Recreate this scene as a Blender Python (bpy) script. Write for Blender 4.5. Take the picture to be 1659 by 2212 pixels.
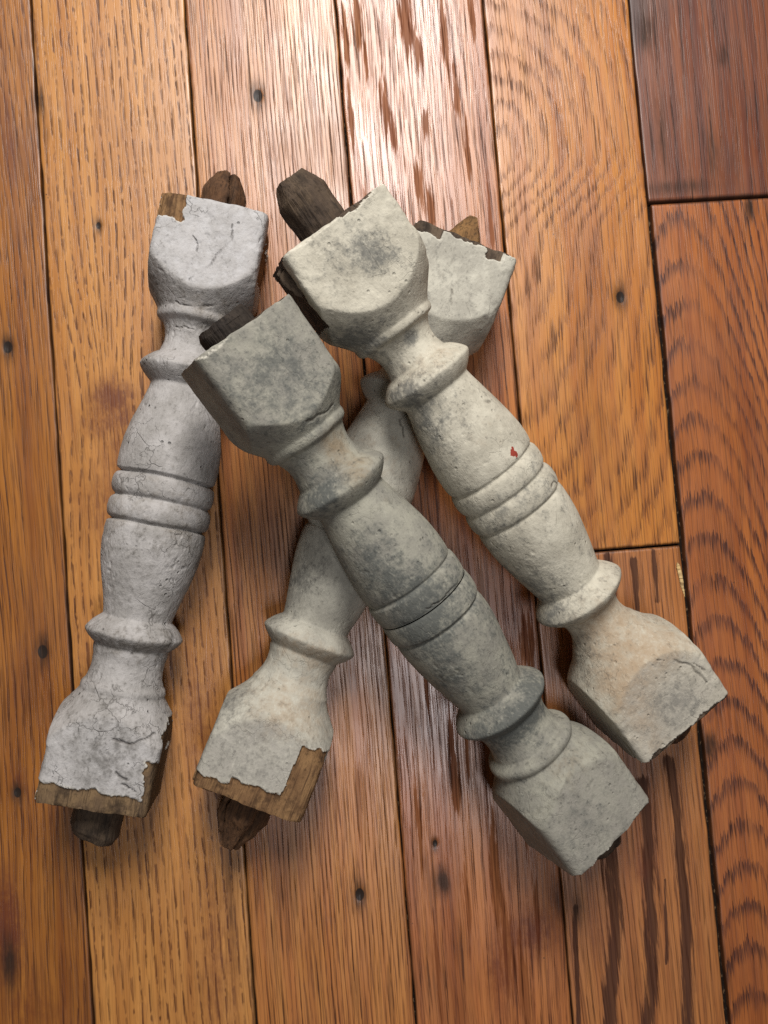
import bpy, math, random
import numpy as np
from mathutils import Matrix, Vector

# ------------------------------------------------------------------ clean
for o in list(bpy.data.objects):
    bpy.data.objects.remove(o, do_unlink=True)
SC = bpy.context.scene
COL = SC.collection
rng = np.random.default_rng(7)

# ------------------------------------------------------------------ camera
BOARD = 0.083                                   # floor board width in metres
FPX, PW, PH = 1913.0, 1659.0, 2212.0            # focal length and frame, in reference pixels
RX, RY, RZ = 0.0548673560, -0.0542328449, -0.0796212205
CAM_H = 5.75434815 * BOARD
X0 = -1.71772481 * BOARD                        # x of the first seam
_c, _s = math.cos, math.sin
MX = np.array([[1, 0, 0], [0, _c(RX), -_s(RX)], [0, _s(RX), _c(RX)]])
MY = np.array([[_c(RY), 0, _s(RY)], [0, 1, 0], [-_s(RY), 0, _c(RY)]])
MZ = np.array([[_c(RZ), -_s(RZ), 0], [_s(RZ), _c(RZ), 0], [0, 0, 1]])
CAMROT = MZ @ MY @ MX
CAMPOS = np.array([0.0, 0.0, CAM_H])


def at(px, py, z=0.0):
    """point at height z seen at a place of the picture"""
    d = CAMROT @ np.array([(px - PW / 2) / FPX, -(py - PH / 2) / FPX, -1.0])
    t = (z - CAM_H) / d[2]
    return CAMPOS + d * t


cam_data = bpy.data.cameras.new('camera')
cam = bpy.data.objects.new('camera', cam_data)
COL.objects.link(cam)
cam.matrix_world = Matrix.Translation(CAMPOS.tolist()) @ Matrix(CAMROT.tolist()).to_4x4()
cam_data.sensor_fit = 'VERTICAL'
cam_data.sensor_height = 24.0
cam_data.lens = 24.0 * FPX / PH
cam_data.clip_start = 0.01
cam_data.clip_end = 50.0
SC.camera = cam

# ------------------------------------------------------------------ light
world = bpy.data.worlds.new('World')
SC.world = world
world.use_nodes = True
bg = world.node_tree.nodes['Background']
bg.inputs['Color'].default_value = (1.0, 0.93, 0.85, 1)
bg.inputs['Strength'].default_value = 0.06


def area(name, loc, target, sx, sy, power, color):
    ld = bpy.data.lights.new(name, 'AREA')
    ld.shape = 'RECTANGLE'
    ld.size, ld.size_y = sx, sy
    ld.energy = power
    ld.color = color
    lo = bpy.data.objects.new(name, ld)
    COL.objects.link(lo)
    lo.location = loc
    d = Vector(target) - Vector(loc)
    lo.rotation_euler = d.to_track_quat('-Z', 'Y').to_euler()
    return lo


area('ceiling_lamp', (0.10, 0.80, 0.98), (0.02, 0.05, 0.0), 0.34, 0.62, 23.0, (1.0, 0.975, 0.94))
area('ceiling_lamp', (0.14, -0.34, 1.50), (0.08, -0.1, 0.0), 0.22, 0.34, 5.6, (0.97, 0.97, 1.0))

SC.view_settings.view_transform = 'Standard'
SC.view_settings.look = 'None'
SC.view_settings.exposure = 0.0
SC.view_settings.gamma = 1.0
SC.view_settings.use_curve_mapping = False
SC.render.engine = 'CYCLES'
SC.cycles.use_denoising = False
SC.cycles.use_adaptive_sampling = False


# ------------------------------------------------------------------ numpy noise
def _hash(ix, iy, iz, seed):
    h = (ix * 374761393 + iy * 668265263 + iz * 2147483647 + seed * 1274126177) & 0xffffffff
    h = ((h ^ (h >> 13)) * 1274126177) & 0xffffffff
    h = ((h ^ (h >> 16)) * 2246822519) & 0xffffffff
    h = h ^ (h >> 15)
    return (h & 0xffffff).astype(np.float64) / float(0xffffff)


def vnoise(x, y, z, seed=0):
    xi, yi, zi = np.floor(x).astype(np.int64), np.floor(y).astype(np.int64), np.floor(z).astype(np.int64)
    fx, fy, fz = x - xi, y - yi, z - zi
    fx, fy, fz = [f * f * f * (f * (f * 6 - 15) + 10) for f in (fx, fy, fz)]
    r = 0
    for dx in (0, 1):
        wx = fx if dx else 1 - fx
        for dy in (0, 1):
            wy = fy if dy else 1 - fy
            for dz in (0, 1):
                wz = fz if dz else 1 - fz
                r = r + wx * wy * wz * _hash(xi + dx, yi + dy, zi + dz, seed)
    return r * 2 - 1


def fbm(x, y, z, scale, octaves=3, seed=0, gain=0.5):
    a, r, t = 1.0, 0.0, 0.0
    for k in range(octaves):
        r = r + a * vnoise(x * scale + 17.3 * k, y * scale + 5.1 * k, z * scale - 9.7 * k, seed + k * 31)
        t += a
        a *= gain
        scale *= 2.03
    return r / t


def sstep(a, b, x):
    t = np.clip((x - a) / (b - a), 0, 1)
    return t * t * (3 - 2 * t)


# ------------------------------------------------------------------ node helpers
class NT:
    def __init__(self, name):
        self.mat = bpy.data.materials.new(name)
        self.mat.use_nodes = True
        self.t = self.mat.node_tree
        self.n = self.t.nodes
        self.bsdf = self.n['Principled BSDF']

    def _set(self, sock, v):
        if isinstance(v, bpy.types.NodeSocket):
            self.t.links.new(v, sock)
        elif v is not None:
            if sock.type == 'RGBA' and len(v) == 3:
                v = (*v, 1)
            sock.default_value = v

    def math(self, op, a, b=None, c=None, clamp=False):
        m = self.n.new('ShaderNodeMath')
        m.operation = op
        m.use_clamp = clamp
        for i, v in enumerate((a, b, c)):
            if v is not None:
                self._set(m.inputs[i], v)
        return m.outputs[0]

    def coords(self):
        return self.n.new('ShaderNodeTexCoord').outputs['Object']

    def mapping(self, vec, scale=(1, 1, 1), loc=(0, 0, 0), rot=(0, 0, 0)):
        m = self.n.new('ShaderNodeMapping')
        self._set(m.inputs['Vector'], vec)
        m.inputs['Scale'].default_value = scale
        m.inputs['Location'].default_value = loc
        m.inputs['Rotation'].default_value = rot
        return m.outputs[0]

    def noise(self, vec, scale=1.0, detail=2.0, rough=0.5, dist=0.0):
        m = self.n.new('ShaderNodeTexNoise')
        self._set(m.inputs['Vector'], vec)
        m.inputs['Scale'].default_value = scale
        m.inputs['Detail'].default_value = detail
        m.inputs['Roughness'].default_value = rough
        m.inputs['Distortion'].default_value = dist
        return m.outputs['Fac']

    def voronoi(self, vec, scale, feature='DISTANCE_TO_EDGE', rnd=1.0):
        m = self.n.new('ShaderNodeTexVoronoi')
        m.feature = feature
        self._set(m.inputs['Vector'], vec)
        m.inputs['Scale'].default_value = scale
        m.inputs['Randomness'].default_value = rnd
        return m.outputs['Distance']

    def ramp(self, v, a, b, lo=0.0, hi=1.0):
        m = self.n.new('ShaderNodeMapRange')
        m.interpolation_type = 'SMOOTHSTEP'
        self._set(m.inputs['Value'], v)
        m.inputs['From Min'].default_value = a
        m.inputs['From Max'].default_value = b
        m.inputs['To Min'].default_value = lo
        m.inputs['To Max'].default_value = hi
        return m.outputs[0]

    def mix(self, f, a, b, blend='MIX'):
        m = self.n.new('ShaderNodeMix')
        m.data_type = 'RGBA'
        m.blend_type = blend
        self._set(m.inputs[0], f)
        self._set(m.inputs[6], a)
        self._set(m.inputs[7], b)
        return m.outputs[2]

    def attr(self, name):
        m = self.n.new('ShaderNodeAttribute')
        m.attribute_name = name
        return m.outputs['Fac']

    def bump(self, h, strength=1.0, dist=0.001, normal=None):
        m = self.n.new('ShaderNodeBump')
        m.inputs['Strength'].default_value = strength
        m.inputs['Distance'].default_value = dist
        self._set(m.inputs['Height'], h)
        if normal is not None:
            self._set(m.inputs['Normal'], normal)
        return m.outputs[0]

    def out(self, color, rough, normal=None, spec=0.5, coat=None, coat_rough=0.2, coat_normal=None):
        b = self.bsdf
        self._set(b.inputs['Base Color'], color)
        self._set(b.inputs['Roughness'], rough)
        self._set(b.inputs['Specular IOR Level'], spec)
        if normal is not None:
            self._set(b.inputs['Normal'], normal)
        if coat is not None:
            self._set(b.inputs['Coat Weight'], coat)
            self._set(b.inputs['Coat Roughness'], coat_rough)
            if coat_normal is not None:
                self._set(b.inputs['Coat Normal'], coat_normal)
        return self.mat


def srgb(r, g, b):
    f = lambda c: c / 12.92 if c <= 0.04045 else ((c + 0.055) / 1.055) ** 2.4
    return tuple(f(v / 255.0) for v in (r, g, b))


# ------------------------------------------------------------------ mesh helper
def build_mesh(name, verts, faces, mats, parent=None, mat_idx=None, normals=None, attrs=None, smooth=True):
    """faces: (n,4) int array (tri = repeated index not allowed)"""
    me = bpy.data.meshes.new(name)
    faces = np.asarray(faces, dtype=np.int32)
    nf = len(faces)
    me.vertices.add(len(verts))
    me.vertices.foreach_set('co', np.asarray(verts, dtype=np.float32).ravel())
    me.loops.add(nf * 4)
    me.loops.foreach_set('vertex_index', faces.ravel())
    me.polygons.add(nf)
    me.polygons.foreach_set('loop_start', np.arange(nf, dtype=np.int32) * 4)
    if mat_idx is not None:
        me.polygons.foreach_set('material_index', np.asarray(mat_idx, dtype=np.int32))
    me.polygons.foreach_set('use_smooth', np.full(nf, smooth, dtype=bool))
    for m in mats:
        me.materials.append(m)
    if attrs:
        for k, v in attrs.items():
            a = me.attributes.new(k, 'FLOAT', 'POINT')
            a.data.foreach_set('value', np.asarray(v, dtype=np.float32))
    me.update(calc_edges=True)
    if normals is not None:
        me.normals_split_custom_set_from_vertices(np.asarray(normals, dtype=np.float32).tolist())
    o = bpy.data.objects.new(name, me)
    COL.objects.link(o)
    if parent is not None:
        o.parent = parent
    return o


def sub_mesh(name, V, F, keep, mats, parent, N=None, A=None, mat_idx=None):
    f = F[keep]
    used, inv = np.unique(f.ravel(), return_inverse=True)
    f2 = inv.reshape(f.shape)
    return build_mesh(name, V[used], f2, mats, parent,
                      None if mat_idx is None else mat_idx[keep],
                      None if N is None else N[used],
                      None if A is None else {k: v[used] for k, v in A.items()})


# ================================================================== FLOOR
def plank_material(name, light, mid, dark, pore=0.6, ring=0.6, ringw=0.45, fleck=0.0, blotch=0.35, blotch_col=None,
                   rough=0.30, streak=0.0, streak_col=None, seed=0.0, fibre=0.35, warp=0.5, saw=True, pore_len=45.0, dash=None, porew=1050.0, jagk=2.6):
    t = NT(name)
    co = t.coords()
    # slow sideways wander of the fibres
    wv = t.noise(t.mapping(co, (9, 5, 1), (seed, seed * 0.7, 0)), 1.0, 2)
    wx = t.math('MULTIPLY', t.math('SUBTRACT', wv, 0.5), 0.010)
    cmb = t.n.new('ShaderNodeCombineXYZ')
    t._set(cmb.inputs[0], wx)
    add = t.n.new('ShaderNodeVectorMath')
    t._set(add.inputs[0], co)
    t._set(add.inputs[1], cmb.outputs[0])
    p = add.outputs[0]
    # growth rings
    ph = t.attr('phase')
    jit = t.noise(t.mapping(p, (260, 22, 1), (seed * 3, 0, 0)), 1.0, 3, 0.6)
    jag = t.noise(t.mapping(p, (1300, 44, 1), (seed * 5, 2, 0)), 1.0, 2, 0.6)
    ph = t.math('ADD', ph, t.math('MULTIPLY', t.math('SUBTRACT', jit, 0.5), warp))
    ph = t.math('ADD', ph, t.math('MULTIPLY', t.math('SUBTRACT', jag, 0.5), warp * 1.5))
    fr = t.math('FRACT', ph)
    if saw:
        ringv = t.math('MULTIPLY', t.ramp(fr, 0.0, 0.06), t.ramp(fr, ringw * 0.35, ringw, 1.0, 0.0))
    else:
        ringv = t.ramp(t.math('ABSOLUTE', t.math('SUBTRACT', fr, 0.5)), 0.5 - ringw * 0.5, 0.5)
    ringn = t.noise(t.mapping(p, (40, 7, 1), (seed, 9, 0)), 1.0, 2)
    ringv = t.math('MULTIPLY', ringv, t.ramp(ringn, 0.28, 0.6, 0.5 if dash else 0.3, 1.0))
    if dash:      # rings broken into short dashes along the board
        dn_ = t.noise(t.mapping(p, (dash[0], dash[1], 1), (seed, 6, 0)), 1.0, 2, 0.6)
        ringv = t.math('MULTIPLY', ringv, t.ramp(dn_, 0.40, 0.52, 0.15, 1.0))
    # the ring itself is a crowd of open pores
    rp = t.noise(t.mapping(p, (1500, 40, 1), (seed * 7, 1, 0)), 1.0, 3, 0.65)
    ringv = t.math('MULTIPLY', ringv, t.ramp(rp, 0.36, 0.60, 0.7 if dash else 0.35, 1.0))
    # pores: short dark dashes along the board
    pn = t.noise(t.mapping(p, (porew, pore_len, 1), (seed * 2, seed, 0)), 1.0, 2, 0.55)
    porev = t.ramp(pn, 0.525, 0.60)
    porev = t.math('MULTIPLY', porev, t.ramp(ringv, 0.0, 0.6, 0.55, 1.0))
    # fibres
    fb = t.noise(t.mapping(p, (1250, 26, 1), (seed * 4, 1, 0)), 1.0, 4, 0.65)
    fb2 = t.noise(t.mapping(p, (130, 4, 1), (seed * 6, 3, 0)), 1.0, 3, 0.6)
    bl = t.noise(t.mapping(p, (26, 7, 1), (seed, 4, 0)), 1.0, 4, 0.6)
    col = t.mix(t.ramp(fb2, 0.3, 0.72), light, mid)
    col = t.mix(t.math('MULTIPLY', t.ramp(fb, 0.42, 0.75), fibre), col, dark)
    col = t.mix(t.math('MULTIPLY', ringv, ring), col, dark)
    col = t.mix(t.math('MULTIPLY', t.ramp(bl, 0.46, 0.72), blotch), col, blotch_col or dark)
    if streak > 0:
        sv = t.attr('streak')
        sj = t.noise(t.mapping(p, (560, 30, 1), (seed, 7, 0)), 1.0, 4, 0.65)
        sv = t.ramp(t.math('ADD', sv, t.math('MULTIPLY', t.math('SUBTRACT', sj, 0.5), jagk)), 0.32, 0.74)
        col = t.mix(t.math('MULTIPLY', sv, streak), col, streak_col or dark)
    pd = tuple(c * 0.36 for c in dark)
    col = t.mix(t.math('MULTIPLY', porev, pore), col, pd)
    if fleck > 0:    # pale ray flecks lying slanted across the fibres
        fl = t.noise(t.mapping(p, (420, 70, 1), (seed, 1, 0), (0, 0, math.radians(-28))), 1.0, 1.5, 0.5)
        fl = t.math('MULTIPLY', t.ramp(fl, 0.60, 0.70), t.ramp(ringn, 0.45, 0.6))
        col = t.mix(t.math('MULTIPLY', fl, fleck), col, tuple(min(1, c * 1.5) for c in light))
    # dark wood marks, stains and some painted shade, each at its own place
    edge = t.noise(t.mapping(p, (300, 60, 1), (seed, 3, 0)), 1.0, 4, 0.65)
    ed = t.math('MULTIPLY', t.math('SUBTRACT', edge, 0.5), 1.9)
    kn = t.attr('knot_shade')
    ke = t.noise(t.mapping(p, (260, 120, 1), (seed, 13, 0)), 1.0, 5, 0.7)
    ke = t.math('MULTIPLY', t.math('SUBTRACT', ke, 0.5), 2.2)
    knv = t.math('MULTIPLY', t.ramp(t.math('ADD', kn, t.math('MULTIPLY', ke, kn)), 0.05, 1.0), 0.85)
    col = t.mix(knv, col, srgb(88, 42, 26))
    st = t.attr('stain')
    stv = t.math('MULTIPLY', t.ramp(t.math('ADD', st, t.math('MULTIPLY', ed, st)), 0.10, 0.9), 0.9)
    col = t.mix(stv, col, srgb(44, 34, 29))
    nl = t.attr('nail')
    col = t.mix(t.ramp(nl, 0.45, 0.6), col, srgb(40, 32, 28))
    # worn dirt along the edges of the board
    eg = t.attr('edge')
    egn = t.noise(t.mapping(p, (160, 20, 1), (seed, 6, 0)), 1.0, 3, 0.6)
    egv = t.ramp(t.math('ADD', eg, t.math('MULTIPLY', t.math('SUBTRACT', egn, 0.5), 0.8)), 0.55, 1.0)
    col = t.mix(t.math('MULTIPLY', egv, 0.75), col, srgb(46, 30, 22))
    # scratches
    def scr(rot, loc, wid):
        n = t.noise(t.mapping(co, (60, 3, 1), loc, (0, 0, rot)), 1.0, 1.0, 0.4)
        g = t.noise(t.mapping(co, (26, 26, 1), loc), 1.0, 2)
        l = t.ramp(t.math('ABSOLUTE', t.math('SUBTRACT', n, 0.5)), 0.0, wid, 1.0, 0.0)
        return t.math('MULTIPLY', l, t.ramp(g, 0.53, 0.62))
    s1 = scr(math.radians(38), (2 + seed, 1, 0), 0.006)
    s2 = scr(math.radians(-52), (5 + seed, 4, 0), 0.006)
    s3 = scr(math.radians(-17), (9 + seed, 2, 0), 0.005)
    sc = t.math('MAXIMUM', t.math('MAXIMUM', s1, s2), s3)
    col = t.mix(t.math('MULTIPLY', sc, 0.22), col, srgb(120, 78, 48))
    # small grit specks
    gv = t.voronoi(t.mapping(co, (1, 1, 1), (seed, 0, 0)), 150, 'F1')
    gm = t.noise(t.mapping(co, (30, 30, 1), (seed, 5, 0)), 1.0, 1)
    gr = t.math('MULTIPLY', t.ramp(gv, 0.05, 0.09, 1.0, 0.0), t.ramp(gm, 0.62, 0.66))
    col = t.mix(t.math('MULTIPLY', gr, 0.7), col, srgb(52, 36, 28))
    # height: open pores, raised fibres, worn waves
    h = t.math('MULTIPLY', porev, -0.55)
    h = t.math('ADD', h, t.math('MULTIPLY', fb, 0.30))
    h = t.math('ADD', h, t.math('MULTIPLY', ringv, -0.25))
    h = t.math('ADD', h, t.math('MULTIPLY', sc, -0.35))
    h = t.math('ADD', h, t.math('MULTIPLY', stv, -0.3))
    wave = t.noise(t.mapping(co, (60, 18, 1), (seed, 8, 0)), 1.0, 2)
    nrm = t.bump(wave, 1.0, 0.00011)
    nrm = t.bump(h, 1.0, 0.00009, nrm)
    rv = t.noise(t.mapping(co, (34, 16, 1), (seed, 2, 0)), 1.0, 3, 0.6)
    r = t.math('ADD', t.ramp(rv, 0.25, 0.75, rough - 0.05, rough + 0.08), t.math('MULTIPLY', ringv, 0.08))
    r = t.math('ADD', r, t.math('MULTIPLY', porev, 0.12), clamp=True)
    spec = t.math('MULTIPLY', t.math('SUBTRACT', 1.0, t.math('MAXIMUM', t.math('MULTIPLY', porev, 0.5), t.math('MULTIPLY', ringv, 0.25))), 0.5)
    spec = t.math('MULTIPLY', spec, t.math('SUBTRACT', 1.0, t.math('MULTIPLY', t.math('MAXIMUM', stv, t.ramp(nl, 0.2, 0.6)), 0.75)))
    if streak > 0:      # the finish is worn off the dark streaks
        r = t.math('ADD', r, t.math('MULTIPLY', sv, 0.25), clamp=True)
        spec = t.math('MULTIPLY', spec, t.ramp(sv, 0.0, 1.0, 1.0, 0.35))
    t.out(col, r, nrm, spec=spec)
    return t.mat


def seam_x(k):
    return X0 + k * BOARD


Y_TOP, Y_BOT = 0.62, -0.62
VIEW_Y = (-0.33, 0.33)


def ys_for(y0, y1):
    """rows: 1 mm inside the view, coarse outside"""
    a = [y0]
    y = y0
    while y < y1 - 1e-6:
        st = 0.0011 if VIEW_Y[0] <= y < VIEW_Y[1] else 0.01
        y = min(y + st, y1)
        a.append(y)
    return np.array(a)


def px_y(px, py):
    return float(at(px, py, 0)[1])


FV, FF, FM = [], [], []
FA = {k: [] for k in ('phase', 'knot_shade', 'stain', 'nail', 'edge', 'streak')}
FMATS = []
nv = 0


def ell(X, Y, px, py, rx, ry, power=1.0):
    """soft ellipse of half sizes in mm at a place of the picture"""
    c = at(px, py, 0)
    d = ((X - c[0]) / (rx * 1e-3)) ** 2 + ((Y - c[1]) / (ry * 1e-3)) ** 2
    return np.exp(-d * power)


def line_band(X, Y, pts, w):
    """soft band along a broken line, half width w mm"""
    P = [at(*q, 0)[:2] for q in pts]
    best = np.full(X.shape, 9.0)
    for a, b in zip(P[:-1], P[1:]):
        ab = b - a
        tt = np.clip(((X - a[0]) * ab[0] + (Y - a[1]) * ab[1]) / (ab @ ab), 0, 1)
        d = np.hypot(X - a[0] - tt * ab[0], Y - a[1] - tt * ab[1])
        best = np.minimum(best, d)
    return np.exp(-(best / (w * 1e-3)) ** 2)


def plank(x0, x1, y0, y1, mat, phase, knots_shade=(), stains=(), nails=(), streaks=(), tilt=(0, 0), dz=0.0, gapL=0.0003, gapR=0.0003,
          worn=1.0, seed=0):
    global nv
    n_in = 90 if x1 > -0.26 and x0 < 0.27 else 14
    u = np.linspace(0, 1, n_in)
    xs = x0 + gapL + (x1 - x0 - gapL - gapR) * u
    # add the rounded edge columns
    bev = 0.00065
    xs = np.concatenate([[xs[0]], [xs[0] + bev * 0.25, xs[0] + bev * 0.6], xs[1:-1][(xs[1:-1] > xs[0] + bev) & (xs[1:-1] < xs[-1] - bev)],
                         [xs[-1] - bev * 0.6, xs[-1] - bev * 0.25], [xs[-1]]])
    ys = ys_for(y0, y1)
    X, Y = np.meshgrid(xs, ys)
    # uneven, slightly chewed edges
    ed = np.minimum(X - xs[0], xs[-1] - X)
    wob = fbm(Y * 60, np.sign(X - (x0 + x1) / 2) * 3.0 + seed, 0 * X, 1.0, 3, seed) * 0.0006
    X = X + wob * np.exp(-ed / 0.002)
    edv = np.minimum(Y - ys[0], ys[-1] - Y)
    Z = -0.0007 * np.clip(1 - ed / bev, 0, 1) ** 2 - 0.0007 * np.clip(1 - edv / bev, 0, 1) ** 2
    Z = Z + dz + tilt[0] * (X - (x0 + x1) / 2) + fbm(X * 30, Y * 9, 0 * X, 1.0, 2, seed + 5) * 0.00012
    cup = ((X - (x0 + x1) / 2) / (x1 - x0) * 2) ** 2
    Z = Z - 0.00025 * cup
    ph = phase(X, Y)
    kn, st, na, sk = (np.zeros_like(X) for _ in range(4))
    for q in knots_shade:
        kn = np.maximum(kn, q(X, Y))
    for q in stains:
        st = np.maximum(st, q(X, Y))
    for q in map(_nl, nails):
        v = ell(X, Y, q[0], q[1], q[2], q[2] * 1.4)
        na = np.maximum(na, v)
        Z = Z - 0.0006 * v ** 2
        st = np.maximum(st, 0.75 * ell(X, Y, q[0], q[1], q[2] * 1.7, q[2] * 3.6))
    for q in streaks:
        sk = np.maximum(sk, q(X, Y))
    eg = np.maximum(np.exp(-ed / 0.0022), np.exp(-edv / 0.003)) * worn
    ny, nx = X.shape
    V = np.stack([X, Y, Z], -1).reshape(-1, 3)
    # side walls: one more ring going down
    i = np.arange(ny * nx).reshape(ny, nx)
    F = np.stack([i[:-1, :-1], i[:-1, 1:], i[1:, 1:], i[1:, :-1]], -1).reshape(-1, 4)
    loop = np.concatenate([i[0, :], i[1:, -1], i[-1, -2::-1], i[-2:0:-1, 0]])
    low = V[loop].copy()
    low[:, 2] = -0.012
    j = len(V) + np.arange(len(loop))
    Fs = np.stack([loop, j, np.roll(j, -1), np.roll(loop, -1)], -1)
    V = np.concatenate([V, low])
    F = np.concatenate([F, Fs])
    FV.append(V)
    FF.append(F + nv)
    FM.append(np.full(len(F), len(FMATS)))
    FMATS.append(mat)
    for k, a in (('phase', ph), ('knot_shade', kn), ('stain', st), ('nail', na), ('edge', eg), ('streak', sk)):
        a = a.reshape(-1)
        ex = a[loop]
        if k == 'edge':
            ex = ex * 0 + 1.3
        FA[k].append(np.concatenate([a, ex]))
    nv += len(V)


def straight(cx, spacing, lean=0.0, bow=0.0):
    return lambda X, Y: (X - cx + lean * Y + bow * Y * Y) / spacing + 0.25 * fbm(X * 9, Y * 2.2, 0 * X, 1.0, 2, 3)


def cathedral(cx, y0, spacing, k, up=1, mixx=0.0):
    """nested arches whose tips lie on x = cx; k = how fast they flare"""
    def f(X, Y):
        dx = X - cx
        q = np.sqrt(dx * dx * k * k + 0.006 ** 2) - 0.006
        return (up * (Y - y0) + q + mixx * dx) / spacing + 0.45 * fbm(X * 14, Y * 6, 0 * X, 1.0, 2, 11)
    return f


def rings_about(px, py, spacing, sx=1.0, sy=0.35, pw=1.0):
    c = at(px, py, 0)
    def f(X, Y):
        d = np.sqrt(((X - c[0]) * sx) ** 2 + ((Y - c[1]) * sy) ** 2 + 1e-6)
        return d ** pw / spacing + 0.3 * fbm(X * 12, Y * 6, 0 * X, 1.0, 2, 23)
    return f


def _nl(q):
    return q[0], q[1], q[2] * 1.45


E_ = lambda *a: (lambda X, Y: ell(X, Y, *a))
L_ = lambda pts, w: (lambda X, Y: line_band(X, Y, pts, w))
S_ = lambda v, f: (lambda X, Y: v * f(X, Y))

honey = plank_material('oak_honey', srgb(180, 125, 65), srgb(159, 104, 51), srgb(75, 38, 15), pore=0.45, ring=0.95, ringw=0.42, fleck=0.25, blotch=0.3,
                       blotch_col=srgb(123, 72, 28), seed=1.3, fibre=0.3, warp=0.45, rough=0.34, dash=(240, 110))
amber = plank_material('oak_amber', srgb(155, 99, 40), srgb(127, 74, 28), srgb(59, 25, 12), pore=0.65, ring=0.8, blotch=0.45,
                       blotch_col=srgb(78, 34, 17), seed=2.7, warp=0.6, rough=0.35, fibre=0.45, pore_len=20)
rose = plank_material('oak_rose', srgb(173, 115, 58), srgb(153, 92, 45), srgb(71, 34, 16), pore=0.7, ring=0.75, ringw=0.5, blotch=0.25,
                      seed=4.1, warp=0.5, rough=0.31, pore_len=20.0, fibre=0.4)
gloss = plank_material('oak_glossy', srgb(170, 108, 60), srgb(148, 86, 47), srgb(66, 29, 15), pore=0.7, ring=0.6, blotch=0.35, streak=0.5,
                       streak_col=srgb(78, 36, 17), seed=5.9, warp=0.6, rough=0.27, pore_len=20.0, fibre=0.4)
arch = plank_material('oak_arched', srgb(180, 119, 54), srgb(157, 94, 40), srgb(80, 39, 18), pore=0.7, ring=0.6, ringw=0.55, blotch=0.3,
                      seed=7.7, warp=0.9, rough=0.32, pore_len=26, fibre=0.4)
striped = plank_material('oak_striped', srgb(164, 106, 58), srgb(140, 84, 44), srgb(74, 39, 19), pore=0.55, ring=0.6, blotch=0.25, streak=0.82,
                         streak_col=srgb(46, 28, 26), seed=9.2, warp=0.5, rough=0.34, pore_len=20, fibre=0.4, jagk=2.3)
russet = plank_material('oak_russet', srgb(121, 67, 36), srgb(88, 42, 26), srgb(44, 24, 19), pore=0.65, ring=0.45, blotch=0.7,
                        blotch_col=srgb(50, 34, 30), seed=11.4, warp=0.5, rough=0.38, pore_len=18, fibre=0.5)
chevron = plank_material('oak_chevron', srgb(157, 92, 43), srgb(132, 71, 33), srgb(54, 27, 23), pore=0.6, ring=0.95, ringw=0.50, blotch=0.35,
                         blotch_col=srgb(84, 39, 24), seed=13.8, warp=0.6, rough=0.37, pore_len=22, fibre=0.4)

sx = seam_x
# boards outside the picture on the left and right keep the floor going
plank(sx(-4), sx(-3), Y_BOT, Y_TOP, rose, straight(0, 0.006), seed=41)
plank(sx(-3), sx(-2), Y_BOT, Y_TOP, honey, straight(0, 0.005), seed=42)
plank(sx(-2), sx(-1), Y_BOT, Y_TOP, arch, straight(0, 0.006), seed=43)
# amber board at the left edge
plank(sx(-1), sx(0), Y_BOT, Y_TOP, amber, straight(sx(-0.5), 0.0036, 0.02, 0.15),
      knots_shade=[E_(15, 2010, 9, 32), S_(0.5, E_(60, 2180, 22, 20)), S_(0.6, E_(40, 1690, 5, 9)), S_(0.5, E_(20, 300, 5, 40)), S_(0.45, E_(-30, 120, 12, 30))],
      stains=[S_(0.8, E_(20, 2080, 5, 18)), S_(0.7, E_(78, 215, 3.5, 9))], nails=[(17, 750, 2.0), (92, 1408, 2.2), (38, 1712, 1.6)], dz=0.0001, seed=1)
# honey board with the dark swirl
def honey_phase(X, Y):
    c = at(235, 860, 0)
    d2 = ((X - c[0]) / 0.03) ** 2 + ((Y - c[1]) / 0.055) ** 2
    return (X - sx(0.5) + 0.010 * np.exp(-d2) * np.sign(X - c[0] + 1e-9) * np.tanh(np.abs(X - c[0]) / 0.006) + 0.02 * Y) / 0.0043
plank(sx(0), sx(1), Y_BOT, Y_TOP, honey, honey_phase,
      knots_shade=[E_(242, 860, 13, 12), S_(0.7, E_(250, 905, 24, 14)), S_(0.6, E_(275, 985, 17, 24)), S_(0.5, E_(235, 1090, 24, 30)), S_(0.45, E_(300, 1350, 14, 60)), S_(0.4, E_(200, 1500, 16, 50)),  # broad soft entries turn the lower half of the board browner
             S_(0.55, E_(430, 1560, 12, 60)), S_(0.45, E_(470, 2080, 14, 60)), S_(0.5, E_(265, 288, 1.6, 7))],  # first entry paints the left baluster's shade into the board, over brown stain
      stains=[S_(0.45, E_(500, 1960, 4, 50)), S_(0.7, E_(88, 220, 3, 12)), S_(0.4, E_(100, 290, 3, 8))], nails=[(213, 487, 1.2)], dz=0.0, seed=2)
# rose board
plank(sx(1), sx(2), Y_BOT, Y_TOP, rose, straight(sx(1.5), 0.0024, 0.015),
      knots_shade=[S_(0.35, E_(640, 900, 30, 40)), S_(0.3, E_(575, 1600, 12, 60)), S_(0.35, E_(455, 170, 2.5, 2))],  # broad first entry: dark red shadow by the crossed balusters, painted into the board
      stains=[S_(0.75, E_(775, 1935, 5, 11))], nails=[(557, 207, 2.2), (777, 1932, 2.0)], dz=0.00025, seed=3)
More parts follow.
